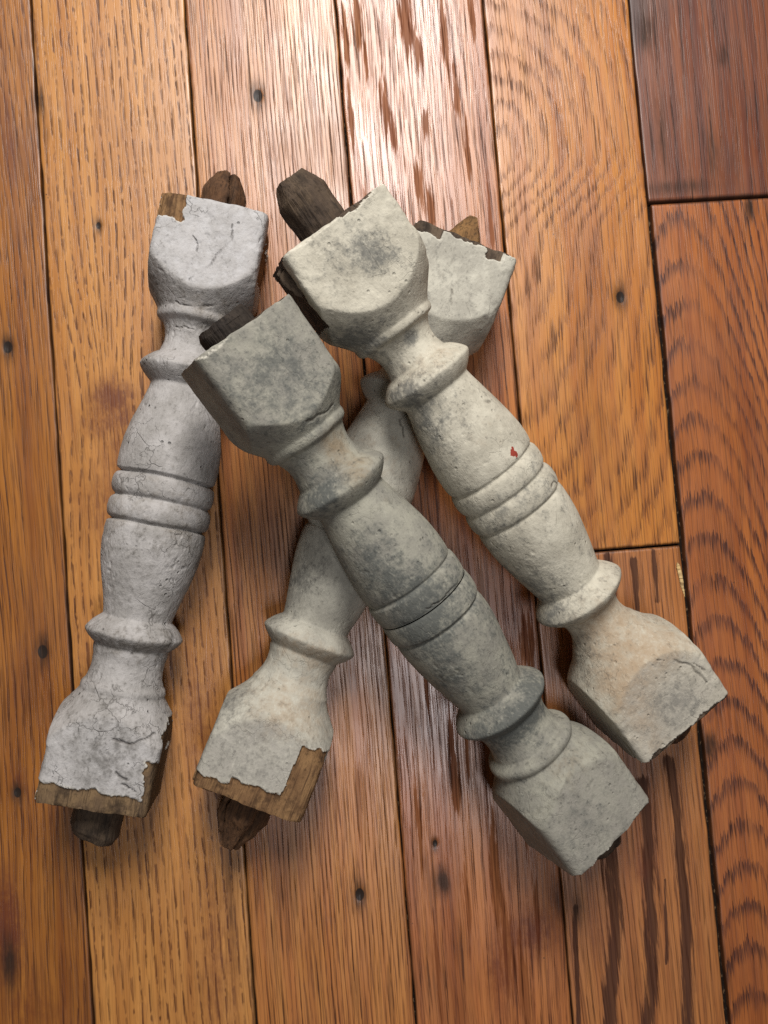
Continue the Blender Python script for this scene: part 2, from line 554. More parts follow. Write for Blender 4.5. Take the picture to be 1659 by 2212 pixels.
# glossy board
glst = [E_(878, 55, 5.0, 22), E_(905, 118, 3.0, 12), E_(746, 80, 2.4, 20), E_(772, 40, 3.0, 22), E_(790, 130, 1.4, 14), E_(832, 225, 2.6, 20), E_(850, 300, 2.0, 14),
        E_(918, 262, 3.0, 10), E_(960, 80, 2.2, 26), E_(985, 190, 1.6, 22), E_(1020, 30, 2.4, 16), E_(790, 470, 2.0, 18), E_(930, 470, 3.2, 22), E_(905, 400, 2.2, 14),
        E_(1010, 330, 1.4, 22), E_(960, 560, 1.6, 20), E_(1060, 480, 1.4, 30), E_(880, 540, 1.6, 18), E_(760, 260, 1.2, 24), E_(1000, 620, 2.2, 16),
        E_(985, 1700, 2.8, 16), E_(975, 1600, 1.6, 24), E_(1072, 1900, 3.4, 40), E_(1095, 2060, 5.0, 30), E_(1130, 2120, 4.0, 34), E_(905, 1780, 1.6, 30), E_(1005, 1570, 1.4, 36),
        E_(1135, 1790, 1.4, 26), E_(1140, 1390, 5.0, 18), E_(922, 1500, 1.2, 26), E_(1195, 1480, 3.0, 24), E_(1160, 1960, 3.0, 24), E_(1010, 1950, 1.8, 26), E_(950, 2140, 1.8, 40)]
plank(sx(2), sx(3), Y_BOT, Y_TOP, gloss, straight(sx(2.4), 0.0045, 0.01, 0.1), streaks=glst,
      knots_shade=[S_(0.8, E_(1150, 2010, 16, 15)), S_(0.5, E_(1210, 1960, 8, 30)), S_(0.6, E_(1080, 2100, 10, 30)), S_(0.5, E_(1130, 1340, 14, 18))],
      stains=[S_(0.8, E_(955, 1905, 5.5, 10)), S_(0.6, E_(1180, 1420, 5, 30)), S_(0.5, E_(1205, 1950, 3, 16))], nails=[(940, 1822, 1.1)], dz=-0.0001, seed=4)
# arched board above the end joint, striped board below it
yj = px_y(1370, 1184)
c4 = at(1088, 330, 0)
def arch_phase(X, Y):
    dy = Y - c4[1]
    cx = c4[0] - 0.028 * sstep(0.0, 0.05, -dy)
    a = np.sqrt(((X - cx) * 1.0) ** 2 + (dy * np.where(dy > 0, 0.62, 0.50)) ** 2 + 1e-5) / 0.0090
    return -a + 0.55 * fbm(X * 14, Y * 8, 0 * X, 1.0, 2, 19)
plank(sx(3), sx(4), yj + 0.0005, Y_TOP, arch, arch_phase,
      knots_shade=[S_(0.5, E_(1300, 465, 1.4, 5)), S_(0.3, E_(1180, 150, 12, 60))], stains=[S_(0.55, E_(1338, 640, 4, 9))], nails=[(1340, 642, 2.0)],
      dz=0.0001, seed=5)
st4 = [L_([(1316, 1840), (1322, 1877), (1330, 1987), (1322, 2112), (1308, 2300)], 5.0), L_([(1388, 1690), (1399, 1772), (1404, 1937), (1410, 2087), (1395, 2300)], 4.4),
       L_([(1445, 1643), (1464, 1762), (1480, 1937), (1485, 2112), (1490, 2300)], 3.7), L_([(1312, 1200), (1320, 1240), (1328, 1330)], 2.4),
       L_([(1369, 1212), (1376, 1322)], 2.2), L_([(1242, 1960), (1246, 2080), (1252, 2260)], 1.6), L_([(1412, 1190), (1420, 1300)], 1.3),
       L_([(1436, 1900), (1440, 2080)], 1.0)]
plank(sx(3), sx(4), Y_BOT, yj - 0.0005, striped, straight(sx(3.5), 0.0030, 0.01), streaks=st4,
      knots_shade=[S_(0.4, E_(1290, 2000, 10, 20)), S_(0.45, E_(1380, 1870, 12, 12))], stains=[S_(0.55, E_(1250, 1960, 6, 14)), S_(0.5, E_(1320, 1215, 5, 6))],
      dz=0.0, seed=6)
# dark board above, chevron board below at the right edge
yk = px_y(1520, 431)
plank(sx(4), sx(5), yk + 0.0003, Y_TOP, russet, straight(sx(4.5), 0.007, -0.02),
      stains=[S_(0.7, E_(1395, 70, 6, 14)), S_(0.6, E_(1560, 120, 5, 9)), S_(0.55, E_(1470, 405, 30, 6)), S_(0.5, E_(1430, 300, 5, 30)), S_(0.5, E_(1540, 340, 8, 20))],
      dz=0.0005, seed=7)
cc = at(1500, 900, 0)
def chev_phase(X, Y):
    dx = X - (sx(4) + 0.0165) - 0.003 * fbm(Y * 8, 0 * Y, 0 * Y, 1.0, 2, 77)
    q = np.where(dx < 0, 55.0, 58.0) * dx * dx
    return -((Y - cc[1]) + q) / 0.0225 + 0.7 * fbm(X * 10, Y * 9, 0 * X, 1.0, 2, 29)
plank(sx(4), sx(5), Y_BOT, yk - 0.0009, chevron, chev_phase, gapL=0.0021,
      stains=[S_(0.8, E_(1620, 450, 4, 10)), S_(0.85, E_(1535, 1610, 5, 10)), S_(0.4, E_(1480, 1500, 4, 40))],
      dz=-0.0002, seed=8)
plank(sx(5), sx(6), Y_BOT, Y_TOP, amber, straight(sx(5.5), 0.006), seed=9)
plank(sx(6), sx(7), Y_BOT, Y_TOP, rose, straight(sx(6.5), 0.006), seed=10)

floor = build_mesh('floor', np.concatenate(FV), np.concatenate(FF), FMATS, None, np.concatenate(FM), None,
                   {k: np.concatenate(v) for k, v in FA.items()})
floor['kind'] = 'structure'
floor['label'] = 'worn varnished oak strip floor of mixed honey and red brown boards'

# dusty subfloor seen down the seams
t = NT('seam_dirt')
co = t.coords()
dn = t.noise(t.mapping(co, (700, 300, 1)), 1.0, 3)
t.out(t.mix(t.ramp(dn, 0.55, 0.72), srgb(24, 17, 13), srgb(92, 72, 52)), 0.95, t.bump(dn, 1.0, 0.001), spec=0.1)
gx = np.linspace(sx(-4), sx(7), 12)
gy = np.linspace(Y_BOT, Y_TOP, 12)
GX, GY = np.meshgrid(gx, gy)
gi = np.arange(144).reshape(12, 12)
sub = build_mesh('ground', np.stack([GX, GY, GX * 0 - 0.0042], -1).reshape(-1, 3),
                 np.stack([gi[:-1, :-1], gi[:-1, 1:], gi[1:, 1:], gi[1:, :-1]], -1).reshape(-1, 4), [t.mat])
sub['kind'] = 'structure'
sub['label'] = 'dark dirt packed in the seams between the floor boards'


# ================================================================== BALUSTERS
def wood_material(name, a, b, dark, seed=0.0):
    t = NT(name)
    co = t.coords()
    f = t.noise(t.mapping(co, (60, 900, 900), (seed, 0, 0)), 1.0, 4, 0.65)
    g = t.noise(t.mapping(co, (90, 160, 160), (seed, 3, 1)), 1.0, 4, 0.65)
    s = t.noise(t.mapping(co, (400, 400, 400), (seed, 5, 2)), 1.0, 3, 0.6)
    col = t.mix(t.ramp(g, 0.35, 0.65), a, b)
    col = t.mix(t.math('MULTIPLY', t.ramp(f, 0.48, 0.68), 0.75), col, dark)
    col = t.mix(t.math('MULTIPLY', t.ramp(s, 0.55, 0.72), 0.5), col, tuple(c * 0.4 for c in dark))
    bl = t.noise(t.mapping(co, (70, 110, 110), (seed, 9, 4)), 1.0, 5, 0.7)
    col = t.mix(t.math('MULTIPLY', t.ramp(bl, 0.50, 0.66), 0.65), col, tuple(c * 0.6 for c in dark))
    h = t.math('ADD', t.math('MULTIPLY', f, 1.0), t.math('MULTIPLY', s, 0.5))
    return t.out(col, 0.85, t.bump(h, 1.0, 0.0008), spec=0.2)


def paint_material(name, base, pale, grey, tan, dirt, facec, seed=0.0, mott=0.5, crackle=0.35, pit=0.5, bumpy=0.6):
    t = NT(name)
    co = t.mapping(t.coords(), (1, 1, 1), (seed, seed * 0.6, seed * 0.3))
    n1 = t.noise(co, 70, 5, 0.62)
    n2 = t.noise(t.mapping(co, (1, 1, 1), (3, 1, 2)), 190, 5, 0.65)
    n3 = t.noise(t.mapping(co, (1, 1, 1), (7, 4, 1)), 560, 4, 0.7)
    n4 = t.noise(t.mapping(co, (420, 900, 900), (1, 4, 1)), 1.0, 3, 0.6)
    col = t.mix(t.ramp(n1, 0.36, 0.64), base, pale)
    tv = t.attr('tan')
    col = t.mix(t.ramp(t.math('ADD', tv, t.math('MULTIPLY', t.math('SUBTRACT', n2, 0.5), 1.2)), 0.15, 0.95), col, tan)
    gv = t.attr('grime')
    gsum = t.math('ADD', t.math('MULTIPLY_ADD', gv, 1.25, 0.08), t.math('MULTIPLY', t.math('SUBTRACT', n2, 0.5), 1.7))
    gsum = t.math('ADD', gsum, t.math('MULTIPLY', t.math('SUBTRACT', n3, 0.5), 1.0))
    col = t.mix(t.ramp(gsum, 0.15, 0.9, 0.0, 0.9), col, grey)
    fv = t.attr('face')
    fvs = t.math('MULTIPLY', fv, t.ramp(n2, 0.28, 0.62, 1.0, 0.45), clamp=True)
    col = t.mix(fvs, col, facec)
    # mottled small dark flecks and pits
    fl = t.math('MULTIPLY', t.ramp(n3, 0.55, 0.68), t.ramp(n1, 0.40, 0.62, 1.0, 0.3))
    col = t.mix(t.math('MULTIPLY', fl, mott), col, dirt)
    lf = t.ramp(n4, 0.56, 0.72)
    col = t.mix(t.math('MULTIPLY', lf, 0.30), col, tuple(min(1, c * 1.25) for c in pale))
    pv = t.voronoi(co, 210, 'F1')
    pm = t.noise(t.mapping(co, (1, 1, 1), (2, 8, 5)), 55, 2)
    pits = t.math('MULTIPLY', t.ramp(pv, 0.06, 0.19, 1.0, 0.0), t.ramp(pm, 0.50, 0.62))
    col = t.mix(t.math('MULTIPLY', pits, pit), col, tuple(c * 0.35 for c in dirt))
    # fine crackle
    wn = t.noise(co, 240, 3)
    cmb = t.n.new('ShaderNodeVectorMath')
    cmb.operation = 'MULTIPLY_ADD'
    t._set(cmb.inputs[0], wn)
    cmb.inputs[1].default_value = (0.010, 0.010, 0.010)
    t._set(cmb.inputs[2], co)
    ce = t.voronoi(cmb.outputs[0], 95)
    cm = t.noise(t.mapping(co, (1, 1, 1), (9, 2, 5)), 48, 3)
    ck = t.math('MULTIPLY', t.ramp(ce, 0.0, 0.028, 1.0, 0.0), t.ramp(cm, 0.50, 0.60))
    cr = t.attr('crack')
    ck2 = t.math('MAXIMUM', t.math('MULTIPLY', ck, crackle), cr)
    col = t.mix(t.math('MULTIPLY', ck2, 0.8), col, srgb(54, 46, 40))
    col = t.mix(t.math('MULTIPLY', t.attr('lip'), 0.55), col, srgb(206, 200, 186))
    rd = t.attr('red')
    col = t.mix(t.ramp(rd, 0.4, 0.6), col, srgb(136, 56, 44))
    h = t.math('MULTIPLY', n2, 0.7)
    h = t.math('ADD', h, t.math('MULTIPLY', n3, 0.3))
    h = t.math('ADD', h, t.math('MULTIPLY', n4, 0.25))
    h = t.math('ADD', h, t.math('MULTIPLY', pits, -0.9))
    h = t.math('ADD', h, t.math('MULTIPLY', ck2, -0.8))
    return t.out(col, t.ramp(n2, 0.3, 0.7, 0.72, 0.9), t.bump(h, bumpy, 0.0011), spec=0.22)


H0 = 0.0265        # half width of the square blocks
HL0 = 0.149        # half length between the block ends


def profile(s, neck=0.0, groove=0.0, belly=0.0, astr=0.0, shoulder=0.0, ring=0.0):
    """radius (mm) of the turning at distance s (mm) from the middle"""
    sh = shoulder
    pts = [(0, 21.8), (12.2, 21.8), (12.9, 23.0 + belly), (16, 23.4 + belly), (22, 23.3 + belly), (30, 22.5 + belly), (40, 20.9 + belly * 0.6), (50, 18.9), (56, 17.5), (59, 17.0), (68, 17.0),
           (76, 16.3 + neck), (80, 15.2 + neck), (84, 15.0 + neck), (88, 15.9 + neck * 0.8), (92, 17.8 + neck * 0.5), (96, 20.0), (99.5, 22.2), (104 + sh * .4, 25.7), (110 + sh, 30.6),
           (116 + sh, 34.8), (124 + sh, 38.5), (132 + sh, 41), (160, 41)]
    P = np.array(pts)
    g = np.linspace(0, 160, 1601)
    r = np.interp(g, P[:, 0], P[:, 1])
    k = np.exp(-0.5 * (np.arange(-30, 31) / 9.0) ** 2)
    k /= k.sum()
    rs = np.convolve(np.pad(r, 30, mode='edge'), k, 'valid')
    m = (g > 14)
    r = np.where(m, rs, r)
    bead = lambda c, w, base, hgt, e: np.where(np.abs(g - c) < w, base + hgt * np.clip(1 - ((g - c) / w) ** 2, 0, 1) ** e, 0)
    r = np.maximum(r, bead(6.0, 5.5, 21.6 + groove + belly, 2.5 - groove, 0.5))
    r = np.where(np.abs(g - 12.2) < 0.7, np.minimum(r, 21.8 + groove + belly), r)
    r = np.where(g < 0.6, 21.5 + groove + belly, r)
    x = (g - 67.6) / np.where(g < 67.6, 8.6, 7.6)          # ring: blunt edged, swelling from both sides
    r = np.maximum(r, np.where(np.abs(x) < 1, 16.2 + (7.8 + ring) * np.clip(1 - np.abs(x) ** 1.35, 0, 1) ** 0.88, 0))
    r = np.maximum(r, bead(95.5, 3.6, 18.6 + astr * 0.5, 2.0 + astr * 0.5, 0.6))
    k2 = np.exp(-0.5 * (np.arange(-12, 13) / 3.5) ** 2)
    k2 /= k2.sum()
    r = np.convolve(np.pad(r, 12, mode='edge'), k2, 'valid')
    return np.interp(s, g, r)


def sdbox(P, lo, hi):
    c = (np.array(lo) + np.array(hi)) / 2
    hsz = (np.array(hi) - np.array(lo)) / 2
    q = np.abs(P - c) - hsz
    return np.linalg.norm(np.maximum(q, 0), axis=-1) + np.minimum(q.max(-1), 0)


REG = []


def baluster(label, pa, za, pb, zb, roll, paint, wood, tenons, bare=(), cracks=(), grime=(), tans=(), red=(), seed=0, rough=1.0, ridge=(1, 1),
             corner=13.0, bumps=(), wobble=0.35, necks=(0, 0), groove=0.6, belly=0.0, astr=(0, 0), shoulders=(0, 0), face=(0, 0), ring=(0, 0), hs=(1, 1)):
    """pa / pb: picture places of the middle of the top face's two end edges; za / zb: heights of the axis there"""
    A_ = at(pa[0], pa[1], za + H0)
    B_ = at(pb[0], pb[1], zb + H0)
    d = (B_ - A_)
    d /= np.linalg.norm(d)
    up = np.array([0, 0, 1.0])
    n = up - d * (up @ d)
    n /= np.linalg.norm(n)
    side = np.cross(n, d)
    n2 = n * math.cos(roll) + side * math.sin(roll)
    side2 = np.cross(n2, d)
    A_ = A_ - n2 * H0
    B_ = B_ - n2 * H0
    L = np.linalg.norm(B_ - A_)
    mid = (A_ + B_) / 2
    sc = L / (2 * HL0)
    root = bpy.data.objects.new('baluster', None)
    COL.objects.link(root)
    M = np.eye(4)
    M[:3, 0], M[:3, 1], M[:3, 2], M[:3, 3] = d, side2, n2, mid
    root.matrix_world = Matrix(M.tolist())
    root.empty_display_size = 0.03
    root['label'] = label
    root['category'] = 'baluster'
    root['group'] = 'weathered turned balusters piled on the floor'

    nu, nth = 520, 336
    u = np.linspace(-L / 2, L / 2, nu)
    th = np.linspace(0, 2 * np.pi, nth, endpoint=False)
    # more columns at the corners of the square: warp the angle slightly
    th = th - 0.05 * np.sin(4 * th) * -1
    U, T = np.meshgrid(u, th, indexing='ij')
    S = np.abs(U) / sc * 1000.0
    Sw = S + 0.5 * fbm(U * 12, np.cos(T) * 1.2, np.sin(T) * 1.2, 1.0, 2, seed + 3)
    R = np.where(U < 0, profile(Sw, necks[0], groove, belly, astr[0], shoulders[0], ring[0]), profile(Sw, necks[1], groove, belly, astr[1], shoulders[1], ring[1]))
    c, s_ = np.abs(np.cos(T)), np.abs(np.sin(T))
    h = H0 * 1000
    sq = h * np.where(U < 0, hs[0], hs[1]) / (c ** corner + s_ ** corner) ** (1 / corner)
    # crisp but worn join of the turning and the square
    k = 0.55
    dlt = R - sq
    fcm = sstep(-0.5, 2.5, dlt) * np.where(U < 0, face[0], face[1]) * sstep(95, 100, S)
    r = 0.5 * (R + sq - np.sqrt(dlt * dlt + k * k))
    r = r * 1e-3
    ang = T
    Y = r * np.cos(ang)
    Z = r * np.sin(ang)
    X = U.copy()
    # gentle bend of the old stick
    Y = Y + wobble * 1e-3 * fbm(U * 9, 0 * U, 0 * U + seed, 1.0, 2, seed + 40)
    P = np.stack([X, Y, Z], -1)
    Pm = P * 1000.0
    Nr = np.stack([0 * X, np.cos(ang), np.sin(ang)], -1)
    o = seed * 13.7
    disp = 0.40 * fbm(X + o, Y, Z, 45, 2, seed) + 0.15 * fbm(X + o, Y, Z, 210, 3, seed + 7) * rough
    disp = disp + 0.05 * fbm(X + o, Y, Z, 620, 2, seed + 13) * rough
    pitn = fbm(X + o, Y, Z, 330, 2, seed + 21)
    disp = disp - 0.32 * rough * sstep(0.36, 0.6, pitn) * sstep(-0.1, 0.35, fbm(X, Y, Z + o, 60, 2, seed + 4))
    endd = (L / 2 - np.abs(U)) * 1000.0
    # worn ends and knocked edges
    cornerness = sstep(h * 1.12, h * 1.36, np.hypot(Pm[..., 1], Pm[..., 2]))
    disp = disp - cornerness * np.clip(fbm(X + o, Y, Z, 120, 3, seed + 9) + 0.1, 0, 1) * 1.3
    disp = disp - 0.9 * np.exp(-endd / 0.7) * (0.4 + 0.9 * np.clip(fbm(X, Y + o, Z, 160, 3, seed + 11), -0.4, 1))
    for (bu, by, bz, br, bh) in bumps:
        q = np.linalg.norm(Pm - np.array([bu, by, bz]), axis=-1)
        disp = disp + bh * np.exp(-(q / br) ** 2)
    # bare patches
    bm = np.full(X.shape, -9.0)
    jag = 3.6 * fbm(X + o, Y, Z, 105, 5, seed + 17, 0.62)
    for (end, lo, hi) in bare:
        # end -1: upper end, +1: lower end; x measured inward from that end, all in mm
        Q = Pm.copy()
        Q[..., 0] = (L / 2 - end * U) * 1000.0
        bm = np.maximum(bm, -sdbox(Q, lo, hi) + jag)
    mask = sstep(-0.25, 0.25, bm)
    lip = np.exp(-(np.clip(-bm, 0, 9) / 0.45) ** 2) * (bm < 0.05)
    disp = disp - 0.95 * mask + 0.25 * np.exp(-np.clip(-bm, 0, 9) / 0.8) * (1 - mask)
    cr = np.zeros(X.shape)
    for pts, w in cracks:
        # polylines on the upper side: (mm from the middle along the axis, mm sideways)
        pts = np.array(pts, float)
        best = np.full(X.shape, 99.0)
        jx = 2.0 * fbm(X + o, Y, Z, 170, 3, seed + 61)
        jy = 2.0 * fbm(X + o, Y + 1, Z, 170, 3, seed + 67)
        for a, b in zip(pts[:-1], pts[1:]):
            ab = b - a
            px, py = Pm[..., 0] + jx, Pm[..., 1] + jy
            tt = np.clip(((px - a[0]) * ab[0] + (py - a[1]) * ab[1]) / (ab @ ab), 0, 1)
            best = np.minimum(best, np.hypot(px - a[0] - tt * ab[0], py - a[1] - tt * ab[1]))
        wv = max(w * 0.9, 0.34) * (1 + 0.7 * fbm(X + o, Y, Z, 140, 2, seed + 58))
        v = 0.75 * np.where(Z > 0, np.exp(-(best / wv) ** 2), 0)
        cr = np.maximum(cr, v)
    cr = cr * sstep(-0.55, -0.05, fbm(X + o, Y, Z, 90, 2, seed + 55))
    disp = disp - 0.45 * cr
    P = P + Nr * (disp * 1e-3)[..., None]
    P[..., 0] += np.sign(U) * 0.0009 * fbm(X, Y + o, Z, 150, 3, seed + 33) * np.exp(-endd / 2.5)

    def masks(lst, sd):
        g = np.zeros(X.shape)
        for (mu, my, mz, ru, rr, v) in lst:
            q = ((Pm[..., 0] - mu) / ru) ** 2 + ((Pm[..., 1] - my) / rr) ** 2 + ((Pm[..., 2] - mz) / rr) ** 2
            g = g + v * np.exp(-q)
        return g + 0.22 * fbm(X + o, Y, Z, 45, 3, seed + sd)
    gm = masks(grime, 71)
    tm = masks(tans, 83)
    rdm = np.zeros(X.shape)
    for (mu, my, ru, ry) in red:
        q = np.hypot((Pm[..., 0] - mu) / ru, (Pm[..., 1] - my) / ry) + 1.3 * fbm(X, Y, Z, 480, 3, seed + 5)
        rdm = np.maximum(rdm, np.where(Z > 0, 1 - sstep(0.7, 1.1, q), 0))
    # normals
    du = np.gradient(P, axis=0)
    Pp = np.concatenate([P[:, -1:], P, P[:, :1]], 1)
    dv = (Pp[:, 2:] - Pp[:, :-2]) / 2
    N = np.cross(dv, du)
    N /= np.linalg.norm(N, axis=-1, keepdims=True) + 1e-12
    if (N[..., 1:] * Nr[..., 1:]).sum() < 0:
        N = -N
    # end caps
    rings, nrm_r, uu = [], [], []
    V = [P.reshape(-1, 3)]
    NN = [N.reshape(-1, 3)]
    idx = np.arange(nu * nth).reshape(nu, nth)
    nxt = np.roll(idx, -1, axis=1)
    Fb = np.stack([idx[:-1], idx[1:], nxt[1:], nxt[:-1]], -1).reshape(-1, 4)[:, ::-1]
    # faces' station and mask
    fu = ((S[:-1] + S[1:]) / 2).ravel()
    fsg = np.sign((U[:-1] + U[1:]) / 2).ravel()
    fmask = (bm[:-1] + bm[1:]).ravel() / 2 > 0
    capV, capF, capside = [], [], []
    base = nu * nth
    for e, row in ((-1, 0), (1, nu - 1)):
        ringP = P[row]
        prev = idx[row]
        for q, f in enumerate((0.985, 0.9, 0.6, 0.3, 0.05)):
            nr = ringP.copy()
            nr[:, 1:] *= f
            nr[:, 0] = np.mean(ringP[:, 0]) * (1 - (1 if q else 0.3)) + (1 if q else 0.3) * (e * L / 2)
            nr[:, 0] += 0.0006 * fbm(nr[:, 0], nr[:, 1], nr[:, 2], 200, 2, seed + 91)
            ii = base + np.arange(nth)
            base += nth
            capV.append(nr)
            ff = np.stack([prev, np.roll(prev, -1), np.roll(ii, -1), ii], -1)
            capF.append(ff if e > 0 else ff[:, ::-1])
            capside.append(np.full(nth, e))
            prev = ii
    Vall = np.concatenate([P.reshape(-1, 3)] + capV)
    Nall = np.concatenate([N.reshape(-1, 3)] + [np.stack([np.full(nth, float(e[0])), np.zeros(nth), np.zeros(nth)], -1) for e in capside])
    AA = {}
    ncap = len(Vall) - nu * nth
    for kname, arr in (('grime', gm), ('tan', tm), ('crack', cr), ('red', rdm), ('face', fcm), ('lip', lip)):
        AA[kname] = np.concatenate([arr.ravel(), np.zeros(ncap)])
    Fall = np.concatenate([Fb] + capF)
    nb = len(Fb)
    su = np.concatenate([fu, np.full(len(Fall) - nb, 999.0)])
    sg = np.concatenate([fsg] + capside)
    mk = np.concatenate([fmask, np.zeros(len(Fall) - nb, bool)])
    iscap = np.arange(len(Fall)) >= nb
    midx = np.where(iscap, 1, 0)
    # each bare patch is a piece of its own; crumbs too small to see stay painted
    lab = np.where(mk[:nb].reshape(nu - 1, nth), np.arange(nb).reshape(nu - 1, nth) + 1, 0)
    on = lab > 0
    for it in range(2000):
        m = lab.copy()
        for ax, sh_ in ((0, 1), (0, -1), (1, 1), (1, -1)):
            q = np.roll(lab, sh_, axis=ax)
            if ax == 0:
                q[0 if sh_ == 1 else -1] = 0
            m = np.maximum(m, q)
        m = np.where(on, m, 0)
        if (m == lab).all():
            break
        lab = m
    lab = np.concatenate([lab.ravel(), np.zeros(len(Fall) - nb, int)])
    patches = []
    for v, cnt in zip(*np.unique(lab[lab > 0], return_counts=True)):
        if cnt >= 60:
            patches.append(lab == v)
        else:
            mk = mk & (lab != v)
    for e in (-1, 1):
        for nm, lo, hi in (('bead', -1, 12.2), ('shaft', 12.2, 62.3), ('collar', 62.3, 76.4), ('neck', 76.4, 92.2)):
            sub_mesh(nm, Vall, Fall, (su > lo) & (su <= hi) & (sg == e), [paint], root, Nall, AA)
        wd = wood[e] if isinstance(wood, dict) else wood
        blk = sub_mesh('square_block', Vall, Fall, (su > 92.2) & (sg == e) & ~mk, [paint, wd], root, Nall, AA, midx)
        for bsel in [q for q in patches if sg[q][0] == e]:
            sub_mesh('bare_wood', Vall, Fall, bsel, [wd], blk, Nall, AA)
    for tn in tenons:
        tenon(root, L, tn, seed)
    REG.append((root, M, L, sc, h))
    return root


def tenon(root, L, tn, seed):
    """round peg at a block end: e end, r radius, ln length, tip chamfer length and radius, offset, cut list of planes"""
    e, r, ln, tip, tr, oy, oz, mat = tn[:8]
    opts = tn[8] if len(tn) > 8 else {}
    nx, nth = 70, 150
    v = np.linspace(0, 1, nx)
    a = np.linspace(0, 2 * np.pi, nth, endpoint=False)
    Vv, A = np.meshgrid(v, a, indexing='ij')
    body = Vv < 0.9
    x = np.where(body, Vv / 0.9 * ln, ln)
    rad = np.interp(x, [0, ln - tip, ln], [r, r, tr])
    rad = np.where(body, rad, tr * (1 - (Vv - 0.9) / 0.1 * 0.985))
    fac = opts.get('facets', 0)
    if fac:
        w = 2 * np.pi / fac
        am = np.mod(A + opts.get('rot', 0), w) - w / 2
        rad = rad * (math.cos(w / 2) * 1.06 / np.cos(am)) ** opts.get('fs', 1.0)
    Y = rad * np.cos(A) * opts.get('wide', 1.0)
    Z = rad * np.sin(A)
    X = x
    n = fbm(X + seed, Y, Z, 130, 3, seed + 201)
    n2 = fbm(X * 0.25 + seed, Y, Z, 420, 2, seed + 203)
    gr = 0.6 * n + 0.4 * n2
    Y = Y + 0.0011 * gr * np.cos(A)
    Z = Z + 0.0011 * gr * np.sin(A)
    X = X + np.where(x > ln - tip * 1.2, 0.0012 * n * (x / ln), 0) + opts.get('slant', 0) * Y * (x / ln)
    # splits run along the peg
    for (sa, wd, dp, frm) in opts.get('splits', ()):
        dd = np.exp(-((np.mod(A - sa + np.pi + 0.25 * n, 2 * np.pi) - np.pi) / wd) ** 2) * sstep(frm - 0.1, frm + 0.1, x / ln)
        Y -= dd * dp * np.cos(A)
        Z -= dd * dp * np.sin(A)
    X = X * 1.0 - 0.004
    P = np.stack([e * (L / 2 + X), Y + oy, Z + oz], -1)
    idx = np.arange(nx * nth).reshape(nx, nth)
    nxt = np.roll(idx, -1, axis=1)
    F = np.stack([idx[:-1], idx[1:], nxt[1:], nxt[:-1]], -1).reshape(-1, 4)
    if e > 0:
        F = F[:, ::-1]
    o = build_mesh('tenon', P.reshape(-1, 3), F, [mat], root)
    return o


def splinter(name, parent, p0, p1, w, tk, mat, seed=0, world=False):
    """thin torn sliver of wood from p0 to p1"""
    p0, p1 = np.array(p0, float), np.array(p1, float)
    d = p1 - p0
    ln = np.linalg.norm(d)
    d /= ln
    ref = np.array([0, 0, 1.0]) if abs(d[2]) < 0.8 else np.array([0, 1.0, 0])
    a = np.cross(ref, d)
    a /= np.linalg.norm(a)
    b = np.cross(d, a)
    nx, nth = 26, 10
    v = np.linspace(0, 1, nx)
    an = np.linspace(0, 2 * np.pi, nth, endpoint=False)
    Vv, A = np.meshgrid(v, an, indexing='ij')
    prof = np.clip(np.minimum(Vv * 8, (1 - Vv) * 2.2), 0.02, 1) ** 0.7
    wob = 1 + 0.5 * fbm(Vv * 7 + seed, A * 0.6, A * 0, 1.0, 2, seed)
    ca = np.sign(np.cos(A)) * np.abs(np.cos(A)) ** 0.6
    sa = np.sign(np.sin(A)) * np.abs(np.sin(A)) ** 0.6
    P = p0 + d * (Vv * ln)[..., None] + a * (ca * prof * wob * w)[..., None] + b * (sa * prof * tk)[..., None]
    P = P + b * (0.15 * w * np.sin(Vv * 5 + seed))[..., None]
    idx = np.arange(nx * nth).reshape(nx, nth)
    nxt = np.roll(idx, -1, axis=1)
    F = np.stack([idx[:-1], nxt[:-1], nxt[1:], idx[1:]], -1).reshape(-1, 4)
    return build_mesh(name, P.reshape(-1, 3), F, [mat], parent)


w_tan = wood_material('bare_wood_tan', srgb(128, 98, 66), srgb(104, 77, 52), srgb(66, 46, 32), 1.0)
w_grey = wood_material('bare_wood_grey', srgb(92, 78, 64), srgb(70, 58, 48), srgb(40, 34, 30), 2.0)
w_mid = wood_material('bare_wood_brown', srgb(116, 94, 68), srgb(92, 74, 56), srgb(56, 44, 34), 7.0)
w_brown = wood_material('peg_brown', srgb(98, 70, 48), srgb(76, 54, 38), srgb(46, 34, 26), 3.0)
w_dark = wood_material('peg_dark', srgb(84, 70, 56), srgb(70, 58, 48), srgb(48, 40, 34), 4.0)
w_black = wood_material('peg_black', srgb(52, 45, 39), srgb(42, 36, 32), srgb(26, 22, 20), 8.0)
w_gold = wood_material('peg_tan', srgb(128, 96, 60), srgb(104, 76, 48), srgb(60, 46, 32), 5.0)

